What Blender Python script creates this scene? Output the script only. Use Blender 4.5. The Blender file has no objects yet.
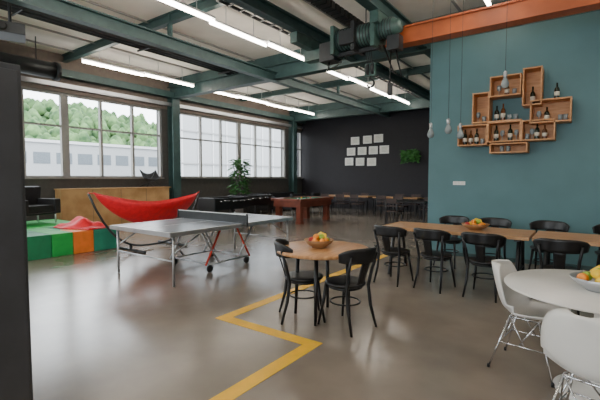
import bpy, bmesh, math, random
from mathutils import Vector, Matrix
random.seed(7)
R=math.radians
# ------------------------------------------------------------------ materials
def mat(name, col, rough=0.5, metal=0.0, noise=0.0, nscale=8.0, bump=0.0, emit=None, estr=0.0, spec=0.5, coat=0.0, stretch=None, col2=None):
    m=bpy.data.materials.new(name); m.use_nodes=True
    nt=m.node_tree; b=nt.nodes['Principled BSDF']
    b.inputs['Base Color'].default_value=(*col,1)
    b.inputs['Roughness'].default_value=rough
    b.inputs['Metallic'].default_value=metal
    b.inputs['Specular IOR Level'].default_value=spec
    b.inputs['Coat Weight'].default_value=coat
    if emit:
        b.inputs['Emission Color'].default_value=(*emit,1); b.inputs['Emission Strength'].default_value=estr
    if noise>0 or bump>0 or col2:
        tc=nt.nodes.new('ShaderNodeTexCoord'); mp=nt.nodes.new('ShaderNodeMapping')
        if stretch: mp.inputs['Scale'].default_value=stretch
        nt.links.new(tc.outputs['Object'],mp.inputs['Vector'])
        n=nt.nodes.new('ShaderNodeTexNoise'); n.inputs['Scale'].default_value=nscale; n.inputs['Detail'].default_value=6
        nt.links.new(mp.outputs[0],n.inputs['Vector'])
        if noise>0 or col2:
            r=nt.nodes.new('ShaderNodeValToRGB')
            c2=col2 if col2 else tuple(min(1,c*(1+noise)) for c in col)
            c1=col if col2 else tuple(c*(1-noise) for c in col)
            r.color_ramp.elements[0].position=0.35; r.color_ramp.elements[1].position=0.65
            r.color_ramp.elements[0].color=(*c1,1); r.color_ramp.elements[1].color=(*c2,1)
            nt.links.new(n.outputs['Fac'],r.inputs[0]); nt.links.new(r.outputs[0],b.inputs['Base Color'])
        if bump>0:
            bp=nt.nodes.new('ShaderNodeBump'); bp.inputs['Strength'].default_value=bump; bp.inputs['Distance'].default_value=0.02
            nt.links.new(n.outputs['Fac'],bp.inputs['Height']); nt.links.new(bp.outputs[0],b.inputs['Normal'])
    return m
M={}
M['floor']=mat('polished_concrete',(0.235,0.198,0.160),0.21,noise=0.16,nscale=1.3,bump=0.03,spec=0.8)
M['yellow']=mat('yellow_tape',(0.90,0.50,0.004),0.4,noise=0.08,nscale=6)
M['blue']=mat('teal_paint',(0.085,0.190,0.210),0.55,noise=0.05,nscale=2)
M['dark']=mat('black_wall_paint',(0.012,0.010,0.014),0.7,noise=0.1)
M['wallgrey']=mat('grey_wall',(0.07,0.065,0.06),0.7,noise=0.1)
M['wallwhite']=mat('rear_wall_paint',(0.50,0.48,0.45),0.8,noise=0.05)
M['ceil']=mat('ceiling_panel',(0.78,0.74,0.67),0.8,noise=0.05,nscale=2)
M['teal']=mat('teal_steel',(0.042,0.086,0.084),0.45,noise=0.15,nscale=5)
M['steel']=mat('dark_steel',(0.035,0.038,0.04),0.45,0.3,noise=0.1)
M['frame']=mat('window_frame_paint',(0.26,0.25,0.235),0.5,noise=0.05)
M['brownband']=mat('brown_panel',(0.16,0.125,0.10),0.6,noise=0.1)
M['orange']=mat('rust_orange_paint',(0.46,0.11,0.03),0.45,noise=0.15,nscale=3)
M['panel']=mat('graphite_laminate',(0.045,0.048,0.056),0.45,noise=0.1)
M['oak']=mat('oak_wood',(0.38,0.19,0.075),0.38,nscale=5,stretch=(1,8,8),col2=(0.54,0.31,0.15),bump=0.03)
M['oakY']=mat('oak_wood_round',(0.44,0.20,0.075),0.32,nscale=4,stretch=(8,1,1),col2=(0.62,0.33,0.14))
M['ply']=mat('plywood',(0.46,0.26,0.10),0.5,nscale=3,stretch=(8,1,1),col2=(0.60,0.37,0.17))
M['shelfwood']=mat('shelf_wood',(0.50,0.22,0.08),0.5,nscale=4,stretch=(1,6,6),col2=(0.64,0.33,0.14))
M['black']=mat('black_lacquer',(0.005,0.005,0.006),0.38,noise=0.1)
M['blackm']=mat('black_fabric',(0.010,0.010,0.012),0.75,noise=0.2,nscale=30,bump=0.1)
M['white']=mat('white_plastic',(0.70,0.68,0.64),0.3,noise=0.02)
M['chrome']=mat('chrome',(0.65,0.65,0.67),0.18,1.0,noise=0.02)
M['alu']=mat('brushed_metal',(0.5,0.51,0.53),0.35,0.8,noise=0.05)
M['ppt']=mat('table_tennis_top',(0.23,0.26,0.29),0.27,noise=0.04,nscale=4,spec=.7)
M['line']=mat('white_line',(0.8,0.8,0.8),0.4,noise=0.02)
M['red']=mat('red_fabric',(0.75,0.008,0.02),0.6,noise=0.1,nscale=12,bump=0.1)
M['redp']=mat('red_paint',(0.7,0.05,0.02),0.4,noise=0.05)
M['green']=mat('green_foam',(0.02,0.36,0.06),0.6,noise=0.08)
M['green2']=mat('dark_green_foam',(0.01,0.20,0.08),0.6,noise=0.08)
M['teals']=mat('blue_green_foam',(0.02,0.28,0.17),0.6,noise=0.08)
M['orng']=mat('orange_foam',(0.85,0.22,0.03),0.6,noise=0.08)
M['felt']=mat('pool_felt',(0.05,0.22,0.14),0.8,noise=0.1,nscale=20)
M['poolwood']=mat('mahogany',(0.22,0.055,0.03),0.35,noise=0.2,nscale=4)
M['dkwood']=mat('dark_chair_wood',(0.045,0.022,0.015),0.4,noise=0.2,nscale=4)
M['leaf']=mat('leaf',(0.02,0.10,0.02),0.5,nscale=6,col2=(0.06,0.22,0.04))
M['soil']=mat('terracotta_pot',(0.15,0.13,0.12),0.7,noise=0.1)
M['bottle']=mat('bottle_glass_dark',(0.010,0.018,0.010),0.1,noise=0.05)
M['bottle2']=mat('bottle_amber',(0.12,0.04,0.01),0.1,noise=0.05)
M['glassy']=mat('clear_glassware',(0.25,0.29,0.30),0.08,noise=0.02)
M['label']=mat('paper_label',(0.7,0.66,0.55),0.6,noise=0.03)
M['tube']=mat('fluorescent_tube',(1,1,1),0.5,noise=0.01,emit=(1.0,0.91,0.79),estr=27)
M['fr_or']=mat('orange_fruit',(0.85,0.27,0.02),0.45,noise=0.1,nscale=20)
M['fr_ye']=mat('yellow_fruit',(0.85,0.55,0.02),0.45,noise=0.1,nscale=20)
M['fr_re']=mat('red_apple',(0.45,0.03,0.02),0.35,noise=0.3,nscale=12)
M['fr_gr']=mat('green_apple',(0.30,0.45,0.05),0.35,noise=0.1,nscale=12)
M['bowlwood']=mat('wooden_bowl',(0.33,0.17,0.07),0.45,noise=0.15,nscale=10)
M['paper']=mat('certificate_paper',(0.75,0.74,0.68),0.6,noise=0.03)
M['ink']=mat('print_ink',(0.25,0.25,0.25),0.6,noise=0.05)
M['asphalt']=mat('asphalt',(0.2,0.2,0.2),0.9,noise=0.1)
M['facade']=mat('facade_white',(0.36,0.37,0.38),0.8,noise=0.04)
M['facline']=mat('facade_seam',(0.56,0.56,0.57),0.8,noise=0.04)
M['facwin']=mat('facade_glazing',(0.14,0.16,0.18),0.3,noise=0.1)
M['hill']=mat('forest_foliage',(0.020,0.060,0.018),0.95,nscale=0.5,col2=(0.11,0.20,0.07),bump=0.5)
M['hoist']=mat('hoist_green_paint',(0.055,0.11,0.095),0.4,noise=0.2,nscale=8)

# ------------------------------------------------------------------ builder
class B:
    def __init__(s,name): s.name=name; s.bm=bmesh.new(); s.ms=[]
    def mi(s,m):
        m=M[m]
        if m not in s.ms: s.ms.append(m)
        return s.ms.index(m)
    def face(s,vs,i,sm=False):
        try: f=s.bm.faces.new(vs)
        except ValueError: return
        f.material_index=i; f.smooth=sm
    def box(s,c,d,m,rot=None):
        i=s.mi(m); c=Vector(c); v=[]
        for z in(-.5,.5):
            for x,y in((-.5,-.5),(.5,-.5),(.5,.5),(-.5,.5)):
                p=Vector((x*d[0],y*d[1],z*d[2]))
                if rot is not None: p=rot@p
                v.append(s.bm.verts.new(c+p))
        for q in((0,3,2,1),(4,5,6,7),(0,1,5,4),(1,2,6,5),(2,3,7,6),(3,0,4,7)):
            s.face([v[k] for k in q],i)
        return s
    def b2(s,x0,x1,y0,y1,z0,z1,m): return s.box(((x0+x1)/2,(y0+y1)/2,(z0+z1)/2),(abs(x1-x0),abs(y1-y0),abs(z1-z0)),m)
    def tube(s,pts,r,m,seg=10,close=False):
        i=s.mi(m); pts=[Vector(p) for p in pts]; n=len(pts)
        rs=r if isinstance(r,(list,tuple)) else [r]*n
        rings=[]; up=None
        for k,p in enumerate(pts):
            if close: t=(pts[(k+1)%n]-pts[k-1]).normalized()
            else:
                t=(pts[min(k+1,n-1)]-pts[max(k-1,0)]).normalized()
            if up is None:
                a=Vector((0,0,1)) if abs(t.z)<.9 else Vector((1,0,0))
                up=(a-t*a.dot(t)).normalized()
            else: up=(up-t*up.dot(t)).normalized()
            w=t.cross(up)
            rings.append([s.bm.verts.new(p+(up*math.cos(2*math.pi*j/seg)+w*math.sin(2*math.pi*j/seg))*rs[k]) for j in range(seg)])
        L=n if close else n-1
        for k in range(L):
            a=rings[k]; b=rings[(k+1)%n]
            for j in range(seg): s.face([a[j],a[(j+1)%seg],b[(j+1)%seg],b[j]],i,True)
        if not close:
            s.face(rings[0][::-1],i); s.face(rings[-1],i)
        return s
    def lathe(s,prof,c,m,seg=32,rot=None):
        i=s.mi(m); c=Vector(c); rings=[]
        for r,z in prof:
            ring=[]
            for j in range(seg):
                p=Vector((max(r,1e-4)*math.cos(2*math.pi*j/seg),max(r,1e-4)*math.sin(2*math.pi*j/seg),z))
                if rot is not None: p=rot@p
                ring.append(s.bm.verts.new(c+p))
            rings.append(ring)
        for a,b in zip(rings[:-1],rings[1:]):
            for j in range(seg): s.face([a[j],a[(j+1)%seg],b[(j+1)%seg],b[j]],i,True)
        s.face(rings[0][::-1],i); s.face(rings[-1],i)
        return s
    def ball(s,c,r,m,sc=(1,1,1),seg=14):
        n=max(6,seg//2+1)
        return s.lathe([(r*sc[0]*math.sin(math.pi*k/n),-r*sc[2]*math.cos(math.pi*k/n)) for k in range(n+1)],c,m,seg)
    def sheet(s,fn,nu,nv,m,th=0.0):
        i=s.mi(m); g=[[Vector(fn(a/nu,b/nv)) for b in range(nv+1)] for a in range(nu+1)]
        def nrm(a,b):
            du=g[min(a+1,nu)][b]-g[max(a-1,0)][b]; dv=g[a][min(b+1,nv)]-g[a][max(b-1,0)]
            n=du.cross(dv); return n.normalized() if n.length>1e-9 else Vector((0,0,1))
        top=[[s.bm.verts.new(g[a][b]+nrm(a,b)*th/2) for b in range(nv+1)] for a in range(nu+1)]
        for a in range(nu):
            for b in range(nv): s.face([top[a][b],top[a+1][b],top[a+1][b+1],top[a][b+1]],i,True)
        if th>0:
            bot=[[s.bm.verts.new(g[a][b]-nrm(a,b)*th/2) for b in range(nv+1)] for a in range(nu+1)]
            for a in range(nu):
                for b in range(nv): s.face([bot[a][b],bot[a][b+1],bot[a+1][b+1],bot[a+1][b]],i,True)
            for a in range(nu):
                s.face([top[a][0],bot[a][0],bot[a+1][0],top[a+1][0]],i); s.face([top[a][nv],top[a+1][nv],bot[a+1][nv],bot[a][nv]],i)
            for b in range(nv):
                s.face([top[0][b],top[0][b+1],bot[0][b+1],bot[0][b]],i); s.face([top[nu][b],bot[nu][b],bot[nu][b+1],top[nu][b+1]],i)
        return s
    def done(s,loc=(0,0,0),rz=0,bevel=0):
        me=bpy.data.meshes.new(s.name); s.bm.to_mesh(me); s.bm.free()
        for m in s.ms: me.materials.append(m)
        o=bpy.data.objects.new(s.name,me); bpy.context.scene.collection.objects.link(o)
        o.location=loc; o.rotation_euler=(0,0,rz)
        if bevel:
            md=o.modifiers.new('bevel','BEVEL'); md.width=bevel; md.segments=2; md.limit_method='ANGLE'; md.angle_limit=R(50)
        return o
def dup(o,loc,rz=0):
    n=o.copy(); n.location=loc; n.rotation_euler=(0,0,rz); bpy.context.scene.collection.objects.link(n); return n
def arc(c,r,a0,a1,n,z):
    return [(c[0]+r*math.cos(R(a0+(a1-a0)*k/n)),c[1]+r*math.sin(R(a0+(a1-a0)*k/n)),z) for k in range(n+1)]

# ------------------------------------------------------------------ room shell
WX=-12.0; H=4.95; YD=16.8; XR=6.0; YB=-6.0
B('floor').b2(WX-.3,XR+.2,YB-.2,YD+.2,-.12,0,'floor').done()
c=B('ceiling'); c.b2(WX-.3,XR+.2,YB-.2,YD+.2,H,H+.15,'ceil'); c.done()
c=B('trim_1')
x=WX+.6
while x<XR:
    c.b2(x-.02,x+.02,YB,YD,H-.04,H,'frame'); x+=1.15
c.done()
B('wall_end').b2(WX-.3,XR,YD,YD+.2,0,H,'dark').done()
B('wall_blue').b2(-2.54,XR,7.9,YD,0,4.12,'blue').done()
B('baseboard_blue').b2(-2.54,XR,7.88,7.9,0,.07,'teal').done()
SZ=1.5; TZ=3.9
cols=[-5.2,1.8,8.8,15.8]
w=B('wall_window')
w.b2(WX-.3,WX,YB,YD,0,SZ,'wallgrey'); w.b2(WX-.3,WX,YB,YD,TZ,H,'brownband')
edges=[YB]
for cy in cols: edges+= [cy-.38,cy+.36]
edges.append(YD)
for k in range(1,len(edges)-1,2): w.b2(WX-.3,WX,edges[k],edges[k+1],SZ,TZ,'wallgrey')
w.done()
wi=1
def portal(loc,rot,sx,sy):
    L=bpy.data.lights.new('window_portal','AREA'); L.shape='RECTANGLE'; L.size=sx; L.size_y=sy
    L.cycles.is_portal=True
    lo=bpy.data.objects.new('window_portal_light',L); lo.location=loc; lo.rotation_euler=rot
    bpy.context.scene.collection.objects.link(lo)
for k in range(0,len(edges),2):
    y0,y1=edges[k],edges[k+1]
    if y1-y0<0.3: continue
    f=B('window_%d'%wi); wi+=1
    n=max(1,round((y1-y0)/1.05))
    xx=WX-.12
    f.b2(xx-.04,xx+.06,y0,y1,SZ,SZ+.06,'frame'); f.b2(xx-.04,xx+.06,y0,y1,TZ-.07,TZ,'frame')
    f.b2(xx-.04,xx+.22,y0,y1,SZ-.03,SZ+.01,'frame')
    for j in range(n+1):
        yy=y0+(y1-y0)*j/n; t=.10 if (n==6 and j==3) else .035
        f.b2(xx-.045,xx+.065,max(y0,yy-t),min(y1,yy+t),SZ+.05,TZ-.06,'frame')
    f.b2(xx-.035,xx+.055,y0,y1,2.94,2.99,'frame')
    f.done()
    portal((WX-.32,(y0+y1)/2,(SZ+TZ)/2),(0,R(-90),0),2.4,y1-y0)
w=B('wall_right'); w.b2(XR,XR+.2,YB,YD+.2,0,H,'wallwhite'); w.done()
w=B('wall_rear'); w.b2(WX-.3,XR+.2,YB-.2,YB,0,.9,'wallwhite'); w.b2(WX-.3,XR+.2,YB-.2,YB,4.1,H,'wallwhite')
for a,b_ in((WX-.3,-8.0),(-3.4,-2.6),(2.0,XR+.2)): w.b2(a,b_,YB-.2,YB,.9,4.1,'wallwhite')
w.done()
for x0,x1 in((-8.0,-3.4),(-2.6,2.0)):  # unseen rear openings, added to bring in fill light from behind the camera
    f=B('window_%d'%wi); wi+=1
    f.b2(x0,x1,YB-.15,YB-.05,.9,.97,'frame'); f.b2(x0,x1,YB-.15,YB-.05,4.03,4.1,'frame'); f.b2(x0,x1,YB-.15,YB-.05,2.5,2.56,'frame')
    for j in range(6):
        xx=x0+(x1-x0)*j/5; f.b2(max(x0,xx-.04),min(x1,xx+.04),YB-.15,YB-.05,.9,4.1,'frame')
    f.done(); portal(((x0+x1)/2,YB-.22,2.5),(R(90),0,0),x1-x0,3.2)
B('trim_2').b2(WX,WX+.10,YB,YD,4.02,4.14,'alu').b2(WX,WX+.25,YB,YD,4.3,4.5,'teal').done()
def ibeam(b,p0,p1,h,wd,m,axis):
    (x0,y0,z),(x1,y1,_)=p0,p1
    if axis=='x':
        b.b2(x0,x1,y0-wd/2,y0+wd/2,z,z+.03,m); b.b2(x0,x1,y0-wd/2,y0+wd/2,z+h-.03,z+h,m); b.b2(x0,x1,y0-.012,y0+.012,z,z+h,m)
    else:
        b.b2(x0-wd/2,x0+wd/2,y0,y1,z,z+.03,m); b.b2(x0-wd/2,x0+wd/2,y0,y1,z+h-.03,z+h,m); b.b2(x0-.012,x0+.012,y0,y1,z,z+h,m)
for cy in cols[1:]:
    b=B('steel_column')
    b.b2(WX+.02,WX+.05,cy-.15,cy+.15,0,4.3,'teal'); b.b2(WX+.29,WX+.32,cy-.15,cy+.15,0,4.3,'teal'); b.b2(WX+.03,WX+.3,cy-.012,cy+.012,0,4.3,'teal')
    b.b2(WX+.02,WX+.36,cy-.2,cy+.2,0,.03,'teal'); b.done()
for cy in cols:
    b=B('ceiling_beam'); ibeam(b,(WX,cy,4.27),(XR,cy,0),.4,.26,'teal','x')
    b.b2(WX,XR,cy-.05,cy+.05,4.66,H,'teal'); b.done()
for cy in (-1.7,5.3,12.3):
    b=B('ceiling_beam'); ibeam(b,(WX,cy,4.74),(XR,cy,0),.21,.12,'teal','x'); b.done()
for X,z,h in ((-7.2,4.2,.26),(-4.7,4.36,.24),(-3.0,4.34,.26)):
    b=B('crane_rail'); ibeam(b,(X,YB,z),(X,YD,0),h,.18,'teal','y')
    for yy in (-5,-1.7,1.8,5.3,12.3,15.8): b.b2(X-.04,X+.04,yy-.04,yy+.04,z+h-.01,H,'teal')
    b.done()
def lights(X,segs):
    for y0,y1 in segs:
        b=B('fluorescent_light'); n=max(1,round((y1-y0)/1.6)); st=(y1-y0)/n
        for k in range(n):
            o=.045 if k%2 else -.045; ya,yb=y0+k*st-.03,y0+(k+1)*st+.03
            b.b2(X+o-.028,X+o+.028,ya,yb,4.535,4.575,'line')
            b.tube([(X+o,ya+.03,4.485),(X+o,yb-.03,4.485)],.034,'tube',8)
            for q in(.02,.98): b.box((X+o,y0+(k+q)*st,4.52),(.03,.03,.05),'line')
            for q in(.25,.75): b.tube([(X+o,y0+(k+q)*st,4.57),(X+o,y0+(k+q)*st,H)],.008,'alu',6)
        b.done()
lights(-10.5,[(-4.9,1.6),(5.1,8.55),(9.05,15.6)]); lights(-5.9,[(-4.9,1.6),(2.05,8.55),(9.05,15.6)])
lights(-1.4,[(-4.9,1.6),(2.05,7.6)])
lights(3.1,[(-4.9,1.6),(2.05,7.0)])
b=B('cable_tray'); 
b.b2(-5.5,-5.48,YB,YD,4.68,4.74,'steel'); b.b2(-5.2,-5.18,YB,YD,4.68,4.74,'steel')
y=YB+.2
while y<YD: b.b2(-5.5,-5.18,y,y+.04,4.68,4.70,'steel'); y+=.3
for yy in (-4,0,4,7.8,11,15): b.b2(-5.35,-5.33,yy,yy+.02,4.68,H,'steel')
b.done()
b=B('cable_chain')
y=2.2
while y<8.2: b.box((-3.75,y,4.5),(.22,.12,.12),'steel'); y+=.16
b.b2(-3.8,-3.7,2.1,8.2,4.56,4.6,'steel')
for yy in (2.6,4.5,7.5): b.b2(-3.76,-3.74,yy,yy+.02,4.58,H,'steel')
b.done()
b=B('ventilation_duct'); b.tube([(-11.0,2.2,4.2),(-11.0,4.6,4.2)],.2,'steel',16); b.tube([(-11,4.6,4.2),(-11,4.7,4.2)],.23,'steel',16)
for yy in(2.5,4.2): b.b2(-11.01,-10.99,yy,yy+.02,4.3,H,'steel')
b.done()
b=B('pipe_run')
for k in range(3): b.tube([(-8.5-.15*k,2.1,4.62),(-8.5-.15*k,8.6,4.62)],.03,'steel',8)
for yy in(3,5.6,8.2): b.b2(-8.9,-8.4,yy,yy+.03,4.55,4.59,'steel'); b.b2(-8.66,-8.64,yy,yy+.03,4.58,H,'steel')
b.done()
b=B('ceiling_projector'); b.box((0,0,0),(.5,.42,.18),'steel'); b.lathe([(.07,0),(.07,.08),(.05,.1)],(.2,-.1,-.0),'black',16,Matrix.Rotation(R(90),3,'Y'))
b.tube([(0,0,.08),(0,0,1.0)],.025,'steel',8); b.box((0,0,.98),(.2,.2,.03),'steel'); b.done((-7.9,2.65,H-1.0),R(-20),.01)

# crane
ry=Matrix.Rotation(R(90),3,'Y')
b=B('overhead_crane'); gy=6.9
b.b2(-3.0,XR-.01,gy-.13,gy+.13,3.85,3.88,'orange'); b.b2(-3.0,XR-.01,gy-.13,gy+.13,4.12,4.15,'orange'); b.b2(-3.0,XR-.01,gy-.09,gy+.09,3.86,4.14,'orange')
b.b2(-4.8,-3.0,gy-.1,gy+.1,3.9,4.1,'hoist')
for X in(-4.7,-3.0): b.b2(X-.08,X+.08,gy-.6,gy+.6,4.14,4.34,'hoist')
hx=.38
def L_(pr,x,z,m,dy=-.35,seg=24): b.lathe(pr,(x+hx,gy+dy,z),m,seg,ry)
L_([(.12,0),(.19,.01),(.19,.75),(.12,.76)],-4.2,4.05,'hoist')
for k in range(12): L_([(.19,0),(.205,.01),(.19,.02)],-4.16+.058*k,4.05,'steel')
L_([(.10,0),(.16,.02),(.16,.30),(.12,.34),(.11,.4),(.05,.42)],-3.40,4.08,'hoist')
for k in range(5): L_([(.16,0),(.172,.008),(.16,.016)],-3.34+.05*k,4.08,'steel')
for X,m in((-3.42,'hoist'),(-4.22,'hoist'),(-3.8,'steel')): b.box((X+hx,gy-.35,4.02),(.07,.46,.50),m)
b.box((-3.8+hx,gy-.16,4.2),(.95,.2,.1),'steel'); b.box((-3.8+hx,gy-.35,3.79),(.85,.08,.06),'steel'); b.box((-3.9+hx,gy-.58,4.0),(.3,.1,.24),'steel')
b.box((-3.1+hx,gy-.35,3.80),(.22,.2,.24),'steel'); b.box((-4.42+hx,gy-.3,3.88),(.32,.3,.34),'steel')
b.tube([(-4.45+hx,gy-.3,3.72),(-4.4+hx,gy-.4,3.55),(-4.2+hx,gy-.4,3.6),(-4.05+hx,gy-.36,3.8)],.014,'black',6)
for dx in(-.06,-.02,.02,.06): b.tube([(-3.62+hx+dx,gy-.35,3.85),(-3.55+hx+dx*.7,gy-.35,3.45)],.007,'steel',6)
L_([(.03,0),(.1,.01),(.1,.05),(.03,.06)],-3.62,3.43,'steel'); L_([(.03,0),(.1,.01),(.1,.05),(.03,.06)],-3.53,3.43,'steel')
b.box((-3.55+hx,gy-.35,3.42),(.2,.06,.22),'hoist')
b.tube([(-3.55+hx,gy-.35,3.33),(-3.55+hx,gy-.35,3.26)]+[(-3.55+hx+.07*math.sin(t*.55),gy-.35,3.19+.07*math.cos(t*.55)) for t in range(1,9)],.018,'steel',8)
b.tube([(-3.1+hx,gy-.32,3.75),(-3.0+hx,gy-.45,3.45),(-2.95+hx,gy-.4,3.2),(-3.1+hx,gy-.4,3.3),(-3.3+hx,gy-.36,3.8)],.014,'black',6)
b.tube([(-3.15+hx,gy-.4,3.7),(-3.15+hx,gy-.42,3.1)],.01,'black',6); b.box((-3.15+hx,gy-.42,3.02),(.07,.06,.2),'steel')
b.done()

# ------------------------------------------------------------------ floor tape
b=B('floor_marking_tape'); t=.065
b.b2(-3.1-t,-3.1+t,2.9-t,7.8,0,.003,'yellow'); b.b2(-3.1+t,-1.95+t,2.9-t,2.9+t,0,.003,'yellow'); b.b2(-1.95-t,-1.95+t,-1,2.9-t,0,.003,'yellow')
b.done()
b=B('locker_cabinet'); b.b2(-3.3,-2.3,.1,.81,0,2.06,'panel'); b.b2(-2.302,-2.29,.12,.455,.08,2.03,'panel'); b.b2(-2.302,-2.29,.465,.795,.08,2.03,'panel'); b.done(bevel=.004)

# ------------------------------------------------------------------ bistro chair
def bistro():
    b=B('bistro_chair')
    b.lathe([(.0,.425),(.19,.425),(.205,.435),(.21,.45),(.203,.462),(.19,.466),(.0,.455)],(0,0,0),'black',32)
    b.tube(arc((0,0),.165,0,345,23,.41),.014,'black',8,True)
    for sx in(-1,1):
        b.tube([(sx*.14,.13,.43),(sx*.155,.155,.25),(sx*.185,.2,0)],[.019,.017,.012],'black',10)
        b.tube([(sx*.19,-.25,0),(sx*.17,-.19,.22),(sx*.165,-.165,.42),(sx*.18,-.20,.6),(sx*.205,-.25,.76)],[.012,.017,.019,.016,.014],'black',10)
    b.tube(arc((0,0),.15,0,345,23,.25),.009,'black',8,True)
    def band(u,v):
        a=R(205+130*u); r=.27+.02*v; e=1-abs(2*u-1)**4
        return (r*math.cos(a),-.02+r*math.sin(a),.655+.085+(v-.5)*(.08+.07*e)+.02*e)
    b.sheet(band,20,5,'black',.016)
    def splat(u,v): return ((u-.5)*(.09+.03*v),-.185-.085*v,.43+.27*v)
    b.sheet(splat,3,6,'black',.012)
    return b.done()
bc=bistro(); first=[True]
def chair(x,y,face):
    rz=R(face-90)
    if first[0]:
        bc.location=(x,y,0); bc.rotation_euler=(0,0,rz); first[0]=False
    else: dup(bc,(x,y,0),rz)
TC=(-2.28,3.57)
for lat,dep,fa in((-.20,-.04,42),(.22,-.27,168)):
    chair(TC[0]+lat*.811+dep*(-.585), TC[1]+lat*.585+dep*.811, fa)
for X in(-2.2,-1.62,-1.0,-.2): chair(X,5.42+random.uniform(-.04,.04),90+random.uniform(-12,12))
for X in(-1.85,-1.2,-.45,.35): chair(X,6.95,-90+random.uniform(-10,10))
chair(.75,5.4,90)
b=B('round_bistro_table')
b.lathe([(0,.715),(.495,.715),(.505,.722),(.505,.745),(.497,.75),(0,.75)],(0,0,0),'oakY',56)
b.lathe([(0,.69),(.34,.69),(.34,.715),(0,.715)],(0,0,0),'black',40)
for a in(20,110,200,290):
    ca,sa=math.cos(R(a)),math.sin(R(a))
    b.tube([(ca*.27,sa*.27,.7),(ca*.30,sa*.30,0)],[.022,.016],'black',10)
b.done((TC[0],TC[1],0))
def fruitbowl(loc,m,r=.13,fr=('fr_or','fr_ye','fr_or','fr_gr','fr_re')):
    b=B('fruit_bowl')
    b.lathe([(0,0),(r*.45,0),(r*.5,.012),(r*.85,.05),(r,.085),(r*.97,.088),(r*.8,.055),(r*.45,.02),(0,.016)],(0,0,0),m,36)
    for k in range(9):
        a=k*2.4; rr=r*.55 if k<6 else r*.2; z=.075 if k<6 else .115
        b.ball((rr*math.cos(a),rr*math.sin(a),z),.036,fr[k%len(fr)],(1,1,.93))
    b.tube([(-.05,.02,.12),(0,.04,.15),(.06,.03,.135),(.09,.0,.10)],[.008,.018,.018,.007],'fr_ye',8)
    return b.done(loc)
fruitbowl((TC[0]-.03,TC[1]-.02,.751),'bowlwood',.16)
fruitbowl((-1.27,6.1,.751),'bowlwood',.19)
fruitbowl((.10,3.32,.741),'alu',.17,('fr_re','fr_gr','fr_ye','fr_re','fr_or'))
def longtable(x0,x1):
    b=B('long_dining_table'); cx=(x0+x1)/2; L=x1-x0
    for k in range(3): b.b2(-L/2,L/2,-.42+.282*k,-.42+.282*(k+1)-.004,.705,.75,'oak')
    for sx in(-1,1):
        xx=sx*(L/2-.14)
        b.box((xx,0,.69),(.07,.74,.03),'black')
        for sy in(-1,1):
            b.tube([(xx,sy*.16,.69),(xx+sx*.0,sy*.36,0)],.026,'black',8)
        b.box((xx,0,.25),(.03,.55,.03),'black')
    b.box((0,0,.68),(L-.3,.05,.05),'black')
    b.done((cx,6.12,0),0,.004)
longtable(-2.58,-.55); longtable(-.52,1.75)
b=B('white_round_table')
b.lathe([(0,.715),(.56,.715),(.598,.725),(.6,.733),(.595,.74),(0,.74)],(0,0,0),'white',64)
b.lathe([(0,0),(.26,0),(.265,.012),(.22,.03),(.1,.05),(.05,.08),(.04,.2),(.04,.55),(.06,.66),(.14,.715),(0,.715)],(0,0,0),'white',48)
b.done((.12,3.38,0))
def shell():
    b=B('shell_chair')
    P=[(0,.25,.425,.19),(.1,.21,.44,.215),(.3,.05,.425,.235),(.45,-.09,.425,.24),(.56,-.165,.47,.24),(.68,-.205,.56,.235),(.8,-.235,.66,.225),(.9,-.26,.75,.20),(.97,-.275,.80,.15),(1,-.28,.815,.09)]
    def at(t):
        for p,q in zip(P[:-1],P[1:]):
            if t<=q[0]:
                k=(t-p[0])/(q[0]-p[0]); return [p[i]+(q[i]-p[i])*k for i in(1,2,3)]
        return P[-1][1:]
    def fn(u,v):
        y,z,w=[sum(c)/3 for c in zip(at(max(0,v-.04)),at(v),at(min(1,v+.04)))]
        if v>.999 or v<.001: y,z,w=at(v)
        s=2*u-1; back=min(1,max(0,(v-.4)/.25))
        zz=z+(1-back)*.055*abs(s)**2.5; yy=y+back*.10*s*s
        yy+= .05*abs(s)**3*(1-abs(back*2-1)); zz+=.05*s*s*(1-abs(back*2-1))
        return (s*w,yy,zz)
    b.sheet(fn,18,34,'white',.009)
    for sx in(-1,1):
        for sy in(-1,1):
            b.tube([(sx*.12,sy*.1,.415),(sx*.21,sy*.22,.0)],.007,'chrome',8)
            b.tube([(sx*.12,sy*.1,.415),(sx*.165,-sy*.02,.21)],.005,'chrome',6)
            b.tube([(sx*.12,sy*.1,.415),(-sx*.02,sy*.165,.21)],.005,'chrome',6)
        b.tube([(sx*.166,.16,.21),(sx*.166,-.16,.21)],.005,'chrome',6)
        b.tube([(.166,sx*.162,.21),(-.166,sx*.162,.21)],.005,'chrome',6)
        b.tube([(sx*.12,.1,.413),(sx*.12,-.1,.413)],.008,'chrome',6)
        b.tube([(.12,sx*.1,.413),(-.12,sx*.1,.413)],.008,'chrome',6)
    for sx in(-1,1):
        for sy in(-1,1): b.lathe([(.012,0),(.012,.02),(.007,.03)],(sx*.21,sy*.22,0),'black',10)
    return b
sc=shell().done((-.33,3.54,0),R(-8-90))
dup(sc,(.08,2.64,0),R(75-90))

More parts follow.
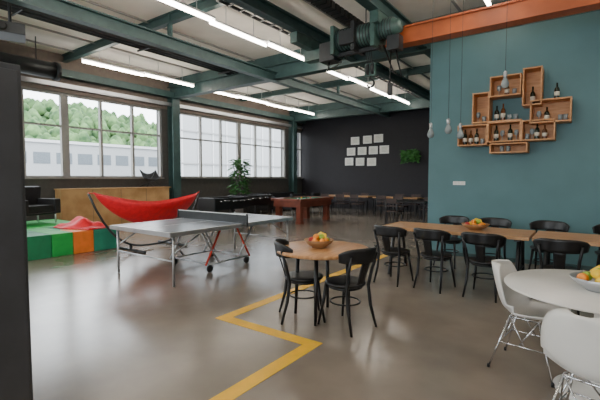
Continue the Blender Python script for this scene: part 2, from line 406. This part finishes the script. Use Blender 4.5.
# ------------------------------------------------------------------ table tennis
b=B('table_tennis_table'); X0,X1=-.7625,.7625; Y0,Y1=-1.37,1.37
for s_ in(-1,1):
    ya,yb=(Y0,-.01) if s_<0 else (.01,Y1)
    b.b2(X0,X1,ya,yb,.735,.76,'ppt')
    for xx in(X0,X1-.025,-.004): b.b2(xx,xx+(.025 if xx!=-.004 else .006),ya,yb,.7602,.7615,'line')
    ye=Y0 if s_<0 else Y1-.025
    b.b2(X0,X1,ye,ye+.025,.7602,.7615,'line')
    for xx in(X0-.006,X1-.006): b.b2(xx,xx+.012,ya,yb,.70,.758,'alu')
    yy=Y0 if s_<0 else Y1
    b.b2(X0,X1,yy-.006,yy+.006,.70,.758,'alu')
    for sx in(-.70,.70):
        b.tube([(sx,s_*1.28,.72),(sx,s_*1.28,.0)],.018,'alu',8)
        b.tube([(sx,s_*1.28,.45),(sx,s_*.75,.72)],.012,'alu',8)
    b.tube([(-.7,s_*1.28,.35),(.7,s_*1.28,.35)],.012,'alu',8)
    for sx in(-.45,.45):
        b.tube([(sx,s_*.62,.72),(sx,s_*.22,.12)],.018,'alu',8)
        b.tube([(sx,s_*.15,.72),(sx,s_*.5,.12)],.016,'redp' if sx>0 else 'alu',8)
        b.lathe([(.02,-.02),(.055,-.018),(.06,0),(.055,.018),(.02,.02)],(sx,s_*.42,.06),'black',16,ry)
        b.tube([(sx,s_*.42,.06),(sx,s_*.42,.13)],.014,'black',8)
    b.tube([(-.45,s_*.42,.13),(.45,s_*.42,.13)],.016,'alu',8)
for sx in(-.45,.45): b.tube([(sx,-.45,.13),(sx,.45,.13)],.016,'alu',8)
b.b2(-.86,.86,-.003,.003,.765,.905,'steel'); b.b2(-.86,.86,-.005,.005,.9,.915,'line')
for sx in(-.87,.87): b.box((sx,0,.82),(.02,.03,.2),'steel'); b.box((sx*.94,0,.73),(.1,.05,.03),'steel')
b.done((-5.25,4.62,0))

# ------------------------------------------------------------------ foam blocks
for k,(ya,yb,m) in enumerate([(1.6,2.2,'orng'),(2.2,2.82,'green'),(2.82,3.25,'green2'),(3.25,3.64,'green'),(3.64,4.04,'orng'),(4.04,4.53,'teals')]):
    b=B('foam_seating_block'); 
    b.b2(-8.7,-8.1,ya+.004,yb-.004,0,.44,m); b.b2(-9.3,-8.705,ya+.004,yb-.004,0,.44,'green' if k%2 else 'green2')
    b.done(bevel=.015)
B('seating_platform').b2(-11.1,-9.31,1.6,4.55,0,.42,'green2').b2(-11.1,-9.31,1.6,4.55,.42,.44,'green').done(bevel=.01)
# crumpled red cloth lying on the block tops
b=B('red_blanket')
def bl(u,v):
    x=(u-.5)*1.1; y=(v-.5)*(.62+.12*math.sin(5*u))
    e=max(0,1-(2*u-1)**4)*max(0,1-(2*v-1)**4)
    wr=.5+.5*math.sin(11*v+6*u); w2=.5+.5*math.sin(14*u-5*v+1)
    return (x,y,.008+e*(.03+.07*wr*w2+.05*w2+.16*math.exp(-((u-.45)/.2)**2-((v-.55)/.22)**2)))
b.sheet(bl,40,30,'red',.008); b.done((-8.68,4.1,.445),R(8))
b=B('black_armchair')
b.box((0,.02,.33),(.62,.62,.20),'blackm'); b.box((0,-.30,.58),(.78,.16,.56),'blackm',Matrix.Rotation(R(-8),3,'X'))
for s_ in(-1,1): b.box((s_*.38,0,.40),(.14,.74,.34),'blackm')
for sx in(-.36,.36):
    for sy in(-.3,.3): b.tube([(sx,sy,.24),(sx,sy,0)],.02,'alu',8)
b.box((0,.03,.24),(.7,.66,.05),'black'); ac=b.done((-10.35,3.75,.44),R(-75),.03)
dup(ac,(-9.7,13.0,0),R(80)); dup(ac,(-9.7,14.2,0),R(100))
b=B('plywood_sideboard'); b.b2(-11.9,-11.55,4.9,8.35,.05,1.17,'ply'); b.b2(-11.92,-11.5,4.88,8.4,1.17,1.2,'ply')
for k in range(1,4): b.b2(-11.551,-11.545,4.9+.86*k-.004,4.9+.86*k+.004,.08,1.15,'brownband')
b.b2(-11.85,-11.6,4.95,8.3,0,.05,'black'); b.done()
b=B('butterfly_chair')
def sl(u,v): s=2*u-1; return (s*.30,-.15+.35*v-.1*v*v,.12+.32*(1-v)**2+.12*v+ .13*s*s*(.5+.5*(1-v)))
b.sheet(sl,10,10,'blackm',.01)
for a,c_ in(((-.3,-.15,.57),(.28,.22,.01)),((.3,-.15,.57),(-.28,.22,.01)),((-.3,.1,.28),(.28,-.2,.01)),((.3,.1,.28),(-.28,-.2,.01))): b.tube([a,c_],.008,'black',6)
b.done((-11.7,7.75,1.203),R(-90))
b=B('red_hammock')
HL=1.22
def hm(u,v):
    t=2*u-1; s=2*v-1; w=.58*max(.03,(1-abs(t)**2.6)); 
    return (s*w, t*HL, 1.0+.18*t*t-.50*(1-abs(s)**2.2)*(1-t*t)**.8+.05*s*math.sin(3*t)-.04*t)
b.sheet(hm,30,14,'red',.012)
b.tube([(0,-HL,1.2),(0,-HL-.10,1.22)],.012,'redp',6); b.tube([(0,HL,1.14),(0,HL+.10,1.18)],.012,'redp',6)
b.tube([(0,t/10*(HL+.10),.08+1.12*abs(t/10)**3) for t in range(-10,11)],.022,'steel',10)
for y in(-.5,.5): b.tube([(-.5,y,.03),(.5,y,.03)],.028,'steel',8); b.tube([(0,y,.03),(0,y,.13)],.03,'steel',8)
b.done((-7.50,4.98,0))
b=B('foosball_table')
for s_ in(-1,1):
    b.b2(-.38,.38,s_*.70-.02,s_*.70+.02,.58,.92,'black'); b.b2(s_*.37-.02,s_*.37+.02,-.7,.7,.58,.92,'black')
b.b2(-.36,.36,-.69,.69,.58,.72,'felt')
for sx in(-.33,.33):
    for sy in(-.62,.62): b.box((sx,sy,.3),(.09,.09,.6),'black'); b.lathe([(.05,0),(.05,.02)],(sx,sy,0),'alu',12)
for k in range(8):
    y=-.56+.16*k; s_=1 if k%2 else -1
    b.tube([(-.5,y,.84),(.5,y,.84)],.008,'chrome',6); b.tube([(s_*.5,y,.84),(s_*.62,y,.84)],.018,'black',8)
    for x in(-.2,0,.2): b.box((x,y,.80),(.025,.02,.12),'redp' if k%2 else 'line')
fo=b.done((-8.75,8.25,0),0,.004); dup(fo,(-9.25,9.95,0),0)
def sofa():
    b=B('black_sofa')
    b.box((0,0,.27),(1.8,.8,.26),'blackm'); b.box((0,-.32,.58),(1.8,.18,.5),'blackm')
    for s_ in(-1,1): b.box((s_*.84,.02,.42),(.16,.78,.36),'blackm'); b.box((s_*.37,.06,.44),(.7,.62,.12),'blackm')
    for sx in(-.8,.8):
        for sy in(-.33,.33): b.tube([(sx,sy,.15),(sx,sy,0)],.022,'alu',8)
    return b
so=sofa().done((-11.25,12.3,0),R(-90),.03); dup(so,(-11.25,14.5,0),R(-90))
b=B('pool_table'); w_,l_=.55,.95
b.b2(-w_,w_,-l_,l_,.55,.76,'poolwood')
for s_ in(-1,1):
    b.b2(s_*w_-.06,s_*w_+.06,-l_-.06,l_+.06,.74,.82,'poolwood'); b.b2(-w_,w_,s_*l_-.06,s_*l_+.06,.74,.82,'poolwood')
b.b2(-w_+.06,w_-.06,-l_+.06,l_-.06,.76,.775,'felt')
for s_ in(-1,1):
    b.b2(s_*(w_-.08)-.025,s_*(w_-.08)+.025,-l_+.12,l_-.12,.775,.80,'felt'); b.b2(-w_+.12,w_-.12,s_*(l_-.08)-.025,s_*(l_-.08)+.025,.775,.80,'felt')
for sx in(-1,1):
    for sy in(-1,0,1): b.lathe([(0,0),(.055,0),(.055,.007),(0,.007)],(sx*(w_-.03),sy*(l_-.03),.817),'black',14)
    for sy in(-1,1): b.box((sx*(w_-.12),sy*(l_-.14),.28),(.17,.17,.56),'poolwood'); b.box((sx*(w_-.12),sy*(l_-.14),.05),(.2,.2,.1),'poolwood')
for p,m in(((.1,.3),'fr_re'),((-.15,.1),'fr_ye'),((.05,-.4),'line'),((.2,-.1),'black')): b.ball((p[0],p[1],.803),.028,m)
b.done((-7.9,11.15,0),0,.006)
def plant(name,loc,h,rad,n,pot=True):
    b=B(name)
    if pot: b.lathe([(0,0),(.15,0),(.2,.36),(.21,.4),(.18,.4),(.17,.36),(0,.36)],(0,0,0),'soil',24)
    i=b.mi('leaf'); z0=.38
    for k in range(7):
        a=k*.9; b.tube([(0.05*math.cos(a),.05*math.sin(a),z0-.02),(rad*.3*math.cos(a),rad*.3*math.sin(a),z0+(h-z0)*.55),(rad*.5*math.cos(a+.4),rad*.5*math.sin(a+.4),h*.92)],.012,'soil',6)
    for k in range(n):
        a=random.uniform(0,6.28); zz=random.uniform(z0+.15*(h-z0),h); rr=rad*.45*random.random()**.5
        d=Vector((math.cos(a),math.sin(a),random.uniform(-.3,.8))).normalized(); p=Vector((rr*math.cos(a),rr*math.sin(a),zz)); Ln=rad*random.uniform(.5,.8); sd=d.cross(Vector((0,0,1))).normalized()*Ln*.2
        q=[p,p+d*Ln*.35+sd,p+d*Ln*.75+sd*.7+Vector((0,0,-.04)),p+d*Ln+Vector((0,0,-.1)),p+d*Ln*.75-sd*.7+Vector((0,0,-.04)),p+d*Ln*.35-sd]
        b.face([b.bm.verts.new(x) for x in q],i)
    return b.done(loc)
plant('potted_ficus',(-10.6,10.8,0),2.2,.46,300)
b=B('wall_planter'); b.b2(-.25,.25,-.2,0,-.1,.08,'black'); i=b.mi('leaf')
for k in range(170):
    a=random.uniform(0,6.28); p=Vector((random.uniform(-.3,.3),random.uniform(-.3,-.05),random.uniform(-.15,.3)))
    d=Vector((math.cos(a),-abs(math.sin(a))*.6,random.uniform(-.8,.7))).normalized(); sd=d.cross(Vector((0,1,0.2))).normalized()*.05; Ln=random.uniform(.15,.3)
    b.face([b.bm.verts.new(x) for x in(p,p+d*Ln*.5+sd,p+d*Ln,p+d*Ln*.5-sd)],i)
b.done((-6.15,YD-.001,2.35))
def fardesk(loc,L,m):
    b=B('canteen_table'); b.box((0,0,.73),(L,.75,.04),m)
    for sx in(-1,1):
        for sy in(-1,1): b.box((sx*(L/2-.08),sy*.3,.355),(.05,.05,.71),'black')
        b.box((sx*(L/2-.08),0,.69),(.04,.6,.04),'black')
    b.done(loc,0,.004)
fardesk((-8.2,14.9,0),2.2,'oak'); fardesk((-5.9,14.7,0),1.8,'oak'); fardesk((-4.7,12.6,0),1.4,'black')
def wchair():
    b=B('wooden_chair')
    b.box((0,0,.45),(.42,.42,.03),'dkwood')
    for sx in(-1,1):
        b.tube([(sx*.18,.18,.44),(sx*.19,.19,0)],.016,'black',8); b.tube([(sx*.19,-.22,0),(sx*.18,-.19,.45),(sx*.18,-.25,.84)],.016,'black',8)
    b.box((0,-.235,.77),(.38,.02,.13),'dkwood'); b.box((0,-.22,.62),(.36,.015,.05),'dkwood')
    return b.done()
wc=wchair(); wc.location=(-8.8,14.2,0)
for X,Y,a in((-8.1,14.2,5),(-7.4,14.2,-6),(-6.2,14.0,3),(-5.5,14.0,-3),(-8.8,15.6,180),(-7.9,15.6,175),(-6.2,15.4,180),(-5.5,15.4,183),(-4.9,11.9,0),(-4.3,13.3,180)): dup(wc,(X,Y,0),R(a))
for X,z in((-8.89,3.25),(-8.25,3.27),(-7.70,3.30),(-9.1,2.75),(-8.52,2.76),(-7.95,2.77),(-7.41,2.78),(-9.2,2.28),(-8.62,2.26),(-8.03,2.24)):
    b=B('framed_certificate'); b.b2(-.22,.22,-.025,0,-.18,.18,'line'); b.b2(-.20,.20,-.027,-.02,-.16,.16,'paper')
    for k in range(4): b.b2(-.12,.12,-.029,-.026,.09-.06*k,.10-.06*k,'ink')
    b.done((X,YD-.001,z))
# ------------------------------------------------------------------ shelf
b=B('wall_shelf_boxes'); yF=7.58; th=.022
boxes=[(-.90,-.62,2.70,3.32),(-1.40,-.92,2.90,3.25),(-1.68,-1.40,2.47,3.0),(-.78,-.21,2.40,2.78),(-1.92,-1.42,2.08,2.45),(-1.42,-.90,2.12,2.47),(-.90,-.42,2.12,2.46),(-1.38,-.80,1.93,2.10)]
for x0,x1,z0,z1 in boxes:
    b.b2(x0,x1,yF,7.9,z0,z0+th,'shelfwood'); b.b2(x0,x1,yF,7.9,z1-th,z1,'shelfwood')
    b.b2(x0,x0+th,yF,7.9,z0+th,z1-th,'shelfwood'); b.b2(x1-th,x1,yF,7.9,z0+th,z1-th,'shelfwood'); b.b2(x0+th,x1-th,7.88,7.9,z0+th,z1-th,'shelfwood')
b.b2(-1.4,-.9,yF,7.9,2.47,2.49,'shelfwood')
b.done()
b=B('wine_bottles')
for x,z,h,m in((-.76,2.722,.3,'bottle'),(-1.3,2.49,.27,'bottle'),(-1.2,2.49,.3,'bottle2'),(-1.82,2.102,.28,'bottle'),(-1.72,2.102,.26,'bottle2'),(-1.62,2.102,.28,'bottle'),(-1.3,2.142,.28,'bottle'),(-1.08,2.142,.28,'bottle'),(-.68,2.142,.27,'bottle'),(-.57,2.142,.23,'bottle2'),(-.42,2.78,.26,'bottle'),(-.55,2.422,.24,'bottle'),(-1.15,2.922,.24,'bottle2')):
    b.lathe([(0,0),(.036,0),(.038,.01),(.038,h*.58),(.03,h*.68),(.013,h*.76),(.013,h),(0,h)],(x,7.72,z+.001),m,16); b.lathe([(.0385,h*.2),(.0387,h*.45)],(x,7.72,z+.001),'label',16)
b.done()
b=B('drinking_glasses')
for x,z,k in((-1.1,2.49,0),(-1.0,2.49,0),(-1.52,2.102,0),(-1.2,2.142,1),(-.98,2.142,1),(-.82,2.142,0),(-.75,2.142,1),(-.66,2.422,1),(-.36,2.422,0),(-.29,2.422,0),(-1.27,2.922,1),(-1.03,2.922,0),(-1.6,2.492,1),(-1.5,2.492,0),(-1.2,1.953,0),(-1.1,1.953,0)):
    if k: b.lathe([(0,0),(.032,0),(.005,.01),(.005,.08),(.03,.1),(.038,.14),(.03,.18)],(x,7.7,z+.001),'glassy',14)
    else: b.lathe([(0,0),(.03,0),(.036,.1),(.033,.1),(.028,.01),(0,.01)],(x,7.7,z+.001),'glassy',14)
b.done()
for x,y,z in((-1.97,6.2,2.12),(-1.72,6.25,2.17),(-1.53,6.2,2.08),(-.95,6.2,2.75)):
    b=B('pendant_bulb'); b.lathe([(0,0),(.03,.004),(.048,.03),(.052,.06),(.04,.10),(.022,.14),(.018,.16)],(0,0,0),'glassy',18)
    b.lathe([(.02,.155),(.024,.16),(.024,.22),(.01,.235)],(0,0,0),'alu',14); b.tube([(0,0,.23),(0,0,H-z)],.003,'steel',6); b.done((x,y,z))
b=B('light_switch_plate'); b.b2(-.11,.11,-.012,0,-.035,.035,'line')
for k in(-1,0,1): b.b2(k*.065-.022,k*.065+.022,-.018,-.01,-.022,.022,'paper')
b.done((-1.95,7.899,1.4))

# ------------------------------------------------------------------ exterior
B('ground_outside').b2(-200,WX-.3,-120,160,-.6,-.5,'asphalt').done()
b=B('office_building'); b.b2(-56,-46,5,44,-.5,5.2,'facade')
for fl in(0.4,3.0):
    y=6
    while y<43: b.b2(-46.02,-45.97,y,y+1.6,fl,fl+1.2,'facwin'); y+=2.2
b.b2(-56.2,-45.8,4.8,44.2,5.2,5.5,'facline'); b.done()
b=B('warehouse_building'); b.b2(-28.5,-26,20,60,-.5,10,'facade')
y=20
while y<60: b.b2(-26,-25.93,y,y+.12,-.5,10,'facline'); y+=1.6
for z in(2.6,5.2): b.b2(-26,-25.9,20,60,z,z+.12,'ink')
b.done()
b=B('forest_hill')
def hf(u,v):
    y=-130+330*u; x=-70-110*v; 
    return (x,y,-1+ (22+4*math.sin(y*.03)+2*math.sin(y*.2+v*9))*math.sin(v*1.57)**.8)
b.sheet(hf,120,30,'hill')
for k in range(2200):
    u=random.uniform(.38,.80); v=random.uniform(.0,.95); p=hf(u,v); r=random.uniform(.9,2.1); hh=random.uniform(1.0,1.9)
    b.lathe([(r*.5,-r*.6),(r*random.uniform(.85,1.1),-.1*r),(r*random.uniform(.6,.85),r*.5*hh),(r*.3,r*.9*hh),(.01,r*hh)],(p[0],p[1],p[2]+r*.6),'hill',7)
b.done()

W=bpy.data.worlds.new('overcast_sky'); bpy.context.scene.world=W; W.use_nodes=True
bg=W.node_tree.nodes['Background']; bg.inputs[0].default_value=(0.88,0.95,1.0,1); bg.inputs[1].default_value=8.5
cd=bpy.data.cameras.new('camera'); cd.lens=23.7; cd.sensor_width=36; cd.clip_start=.05; cd.clip_end=600
co=bpy.data.objects.new('camera',cd); co.location=(0,0,1.5); co.rotation_euler=(R(86.8),0,R(35.8))
bpy.context.scene.collection.objects.link(co); bpy.context.scene.camera=co
